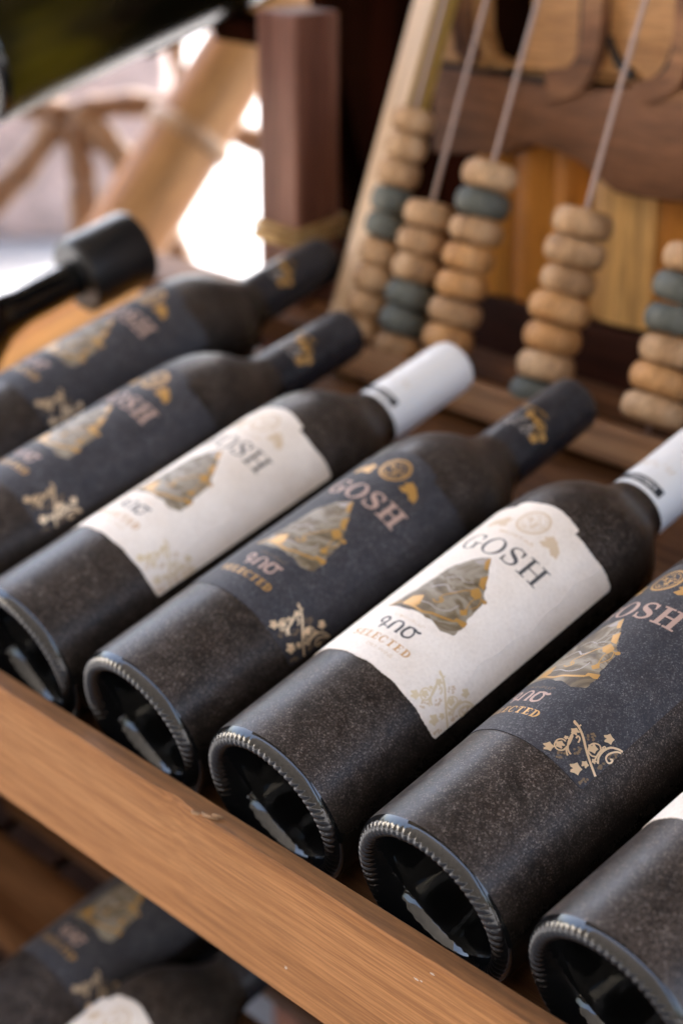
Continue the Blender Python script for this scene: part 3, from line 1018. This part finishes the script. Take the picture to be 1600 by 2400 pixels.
# letter board above the band: golden oak plate with an opening, raised letter strokes and black strips for shaded slits
plate = [(-.523, .2475), (-.487, .2475), (-.476, .2515), (-.462, .2515), (-.45, .2485), (-.17, .2625), (-.17, .36), (-.447, .36), (-.447, .285), (-.4525, .268), (-.459, .2555), (-.473, .2525), (-.487, .257), (-.4935, .272), (-.495, .30), (-.495, .36), (-.523, .36)]
obj('letter_plate', prism('letter_plate', [p for p in plate], .006, .024, m_carve_l), cb)
def stroke(name, pts, wd, y0, y1, mat):
    P = spline(pts, 6)
    L, Rr = [], []
    for i, p in enumerate(P):
        d = (P[min(i + 1, len(P) - 1)] - P[max(i - 1, 0)]).normalized()
        t = i / (len(P) - 1)
        wv = (wd(t) if callable(wd) else wd) / 2
        L.append((p.x - d.y * wv, p.y + d.x * wv)); Rr.append((p.x + d.y * wv, p.y - d.x * wv))
    return prism(name, L + Rr[::-1], y0, y1, mat, 0.0)
m_slot_shade = plain('slot_shade_black', (.004, .003, .003), .8)  # raised black strips carry the shade of the carved slits in their colour
obj('carved_letter', stroke('carved_letter', [(-.392, .36), (-.3925, .30), (-.394, .272), (-.404, .253), (-.425, .2465)], lambda t: .014 + .012 * max(0, t - .6), -.003, .006, m_carve), cb)
obj('slot_shade', stroke('slot_shade', [(-.4035, .36), (-.4042, .31), (-.4046, .272), (-.4085, .259), (-.417, .2505)], lambda t: .0056 * (1.15 - t * .75), .003, .0072, m_slot_shade), cb)
obj('slot_shade', stroke('slot_shade', [(-.385, .2785), (-.378, .2655), (-.366, .2575)], lambda t: .0045 * (.4 + t), .003, .0071, m_slot_shade), cb)
obj('slot_shade', stroke('slot_shade', [(-.523, .2487), (-.49, .2480), (-.47, .2505), (-.45, .2482), (-.42, .2492)], lambda t: .0026 + .0012 * math.sin(t * 9), .0035, .0069, m_slot_shade), cb)
obj('carved_letter', stroke('carved_letter', [(-.327, .36), (-.3275, .30), (-.329, .27), (-.338, .257), (-.36, .2495)], .012, -.003, .006, m_carve), cb)
obj('slot_shade', stroke('slot_shade', [(-.3345, .281), (-.3385, .270), (-.346, .2605), (-.360, .2535)], lambda t: .0072 * (1.1 - t), .003, .0073, m_slot_shade), cb)
obj('carved_letter', stroke('carved_letter', [(-.501, .36), (-.5005, .29), (-.497, .268), (-.489, .254)], .011, -.003, .006, m_carve), cb)
obj('slot_shade', stroke('slot_shade', [(-.5085, .285), (-.506, .268), (-.5035, .2575)], .006, .003, .0072, m_slot_shade), cb)
# golden planks below and behind the carving
planks = obj('plank_panel', None, None, (0, .445, 0), label='varnished golden oak planks below the carved board behind the abacus beads', category='wood panel')
xs = [-.508, -.473, -.440, -.4085, -.358, -.305, -.25, -.19, -.13]
for i, (a, b) in enumerate(zip(xs, xs[1:])):
    bm = bmesh.new()
    n = 8
    zb = .103 + .0006 * i
    ringA = []
    for k in range(n + 1):
        t = k / n
        x = a + .0008 + (b - a - .0016) * t
        yb = -.0045 * (math.sin(PI * t) ** .7 if t not in (0, 1) else 0)
        ringA.append((bm.verts.new((x, yb, zb)), bm.verts.new((x, yb, .236))))
    bk = [(bm.verts.new((b - .0008, .014, zb)), bm.verts.new((b - .0008, .014, .236))), (bm.verts.new((a + .0008, .014, zb)), bm.verts.new((a + .0008, .014, .236)))]
    rr = ringA + bk
    for p, q in zip(rr, rr[1:] + rr[:1]):
        bm.faces.new((p[0], q[0], q[1], p[1]))
    bm.faces.new([p[0] for p in rr]); bm.faces.new([p[1] for p in rr])
    o = obj('plank', sharp(mesh_of('plank', bm, m_gold_oak_hi if i in (3, 6) else m_gold_oak), 40), planks)
for a, b in zip(xs[::2], xs[2::2]):
    obj('base_board', box_me('base_board', (a + .001, -.004, -.02), (b - .001, .014, .101), m_basebd), planks)
# timber wall behind everything on the right, deep shade put into its colour
wall = obj('timber_wall', None, None, (0, .50, 0), label='timber wall behind the abacus, coloured near black for the deep shade there', category='wall')
brd = box_me('board', (0, 0, -.75), (.138, .02, 1.22), m_dark, .003)
for k in range(12):
    obj('board', brd, wall, (-.735 + .14 * k, .0015 * (k % 2), 0))

# ------------------------------------------------------------------ left: stoppered bottle, big dark bottles, log, branches
sb = obj('stoppered_bottle', None, label='black bottle with a wide cylindrical black stopper lying on the golden board', category='bottle')
sb.matrix_world = WS @ Matrix.Translation((-.6320, -.030, .0265)) @ Matrix.Rotation(R_(-1.5), 4, 'Z')
bm = bmesh.new()
add_lathe(bm, [(.0, .006), (.030, .003), (.036, .0), (.038, .006), (.038, .15), (.036, .17), (.028, .19), (.016, .21), (.012, .225), (.0115, .275)], 48, zc=.038)
obj('body', mesh_of('stoppered_body', bm, m_base), sb)
bm = bmesh.new()
add_lathe(bm, [(.0, .268), (.0225, .268), (.0245, .270), (.0245, .312), (.0235, .315), (.021, .3162), (.0195, .3152), (.0, .3150)], 48, zc=.038)
obj('stopper', sharp(mesh_of('stopper', bm, m_blackcap), 40), sb)

ud = WS @ Vector((0, 1, 0))
G2 = [(-.7200, .258, .1420, 0, 'large dark green bottle lying on the stand at the top left, out of focus', 1.22),
]
bm = bmesh.new()
add_lathe(bm, [(.03735, .0052), (.0375, .009), (.0375, .188), (.034, .205), (.026, .217), (.018, .228), (.0145, .245), (.0142, .29), (.0155, .292), (.0155, .300), (.0, .301)], 64, zc=BR)
me_green = mesh_of('green_bottle_body', bm, m_green)
for (x, v, n, yaw, text, sc) in G2:
    o = obj('green_bottle', None, label=text, category='bottle')
    o.matrix_world = WS @ Matrix.Translation((x, v, n)) @ Matrix.Rotation(R_(yaw), 4, 'Z') @ Matrix.Scale(sc, 4)
    obj('body', me_green, o)
    obj('base', me_base, o)
    bm = bmesh.new()
    add_lathe(bm, [(.0158, .24), (.0160, .241), (.0160, .3005), (.0, .3015)], 48, zc=BR)
    obj('capsule', sharp(mesh_of('green_capsule', bm, m_bcap), 40), o)
st = obj('upper_stand', None, None, None, None, label='dark narrow wooden stand under the green bottle at the top left', category='stand')
st.matrix_world = WS @ Matrix.Translation((0, 0, .1415))
obj('shelf_board', box_me('shelf_board', (-.752, .40, -.008), (-.726, .52, 0), m_dark), st)
obj('arm', box_me('arm', (-.752, .4755, -.026), (-.665, .495, -.0085), m_dark), st)
obj('leg', box_me('leg', (-.685, .4955, -1.2), (-.665, .515, -.0125), m_dark), st)

lg = obj('leaning_log', None, None, None, None, label='thick peeled golden log leaning diagonally behind the rear post', category='log')
A, B = Vector((-1.0705, .5967, .0535)), Vector((-1.0507, .703, .1942))
d = (B - A).normalized()
t0 = (-.75 - A.z) / d.z
q = d.to_track_quat('Z', 'Y').to_matrix().to_4x4()
lg.matrix_world = Matrix.Translation(A + d * t0) @ q
L = (.55 - A.z) / d.z - t0
bm = bmesh.new()
lens = L
prof = []
for k in range(40):
    u = L * k / 39
    prof.append((.043 - .006 * u / L + .0015 * math.sin(u * 9) + .0008 * math.sin(u * 31), u))
prof = [(0, 0)] + prof + [(0, L)]
add_lathe(bm, prof, 40, axis='Z', mod=lambda i, r, t, a: (r * (1 + .03 * math.sin(a * 2 + t * 3)), t))
obj('trunk', mesh_of('log_trunk', bm, m_log), lg)
bm = bmesh.new()
u0 = -t0 + .062
add_lathe(bm, [(.036, u0 - .004), (.0425, u0 - .003), (.0435, u0 + .003), (.0425, u0 + .012), (.036, u0 + .013)], 40, axis='Z')
obj('collar', mesh_of('log_collar', bm, m_logd), lg)

br = obj('branch_frame', None, label='rustic frame of bent brown branches standing left of the leaning log', category='branch frame')
def branch(name, pts, r0, r1):
    bm = bmesh.new()
    P = spline(pts, 6)
    n = len(P)
    add_tube(bm, P, [r0 + (r1 - r0) * i / (n - 1) + .0015 * math.sin(i * 1.3) for i in range(n)], 12)
    obj(name, mesh_of(name, bm, m_branch), br)
branch('crossbar', [(-1.40, .50, .18), (-1.281, .568, .127), (-1.254, .590, .114), (-1.229, .615, .109), (-1.197, .656, .117), (-1.160, .693, .111), (-1.08, .75, .08)], .0140, .0130)
branch('leg', [(-1.232, .601, .100), (-1.245, .564, .053), (-1.257, .533, .024), (-1.34, .36, -.18), (-1.48, .10, -.75)], .0135, .017)
branch('leg', [(-1.222, .613, .100), (-1.204, .609, .053), (-1.191, .599, .012), (-1.18, .57, -.2), (-1.15, .55, -.75)], .0135, .016)
branch('brace', [(-1.226, .619, .109), (-1.199, .634, .085), (-1.171, .646, .053), (-1.11, .66, -.03), (-.98, .68, -.25)], .0145, .015)
branch('twig', [(-1.186, .716, .20), (-1.178, .711, .173), (-1.162, .704, .115)], .0085, .008)

# ------------------------------------------------------------------ the place
def sheet(name, x0, x1, y0, y1, z, mat):
    bm = bmesh.new()
    bm.faces.new([bm.verts.new(p) for p in ((x0, y0, z), (x1, y0, z), (x1, y1, z), (x0, y1, z))])
    return obj(name, mesh_of(name, bm, mat, False), kind='structure')
sheet('ground', -60, 60, -60, 60, -.75, m_ground)
# pink wall far behind on the left, then two unseen walls added for light
pw = obj('tuff_wall', box_me('pink_tuff_wall', (-1.4, 0, 0), (.42, .3, .75), m_tuff, .02), None, (-3.92, 2.22, -.75), (0, 0, R_(48)), label='low pinkish stone wall far behind the branches at the left edge', category='wall')
fw = obj('reflection_wall', box_me('reflection_wall_block', (-3.6, -2.9, 0), (5.0, -2.6, 6.0), m_facing, .02), None, (0, 0, -.75), label='unseen dark wall added behind the camera to blacken reflections in the bottle bases', category='wall')  # unseen, added to keep the reflections in the bottle bases dark
hw = obj('glint_wall', box_me('glint_wall_block', (-14.0, -3.9, 0), (-3.9, -3.6, 2.4), m_glint_wall, .02), None, (0, 0, -.75), label='unseen pale wall added left of the dark one to give glints and fill light', category='wall')  # unseen, added for bright glints in the bases and fill from the left
# unseen roof over the stall, added to shade the rack and trim the sky
rf = obj('shade_roof', None, kind='structure')
plk = box_me('roof_plank', (-1.42, 0, 0), (1.3, .198, .025), m_roof, .003)
for k in range(13):
    obj('roof_plank', plk, rf, (0, -.42 + .2 * k, 1.25 + .004 * (k % 2)))
pst = box_me('roof_post', (-.05, -.05, -.75), (.05, .05, 1.248), m_roof, .004)
for x, y in ((-.9, 1.95), (1.2, -.35), (1.2, 1.95)):
    obj('roof_post', pst, rf, (x, y, 0))
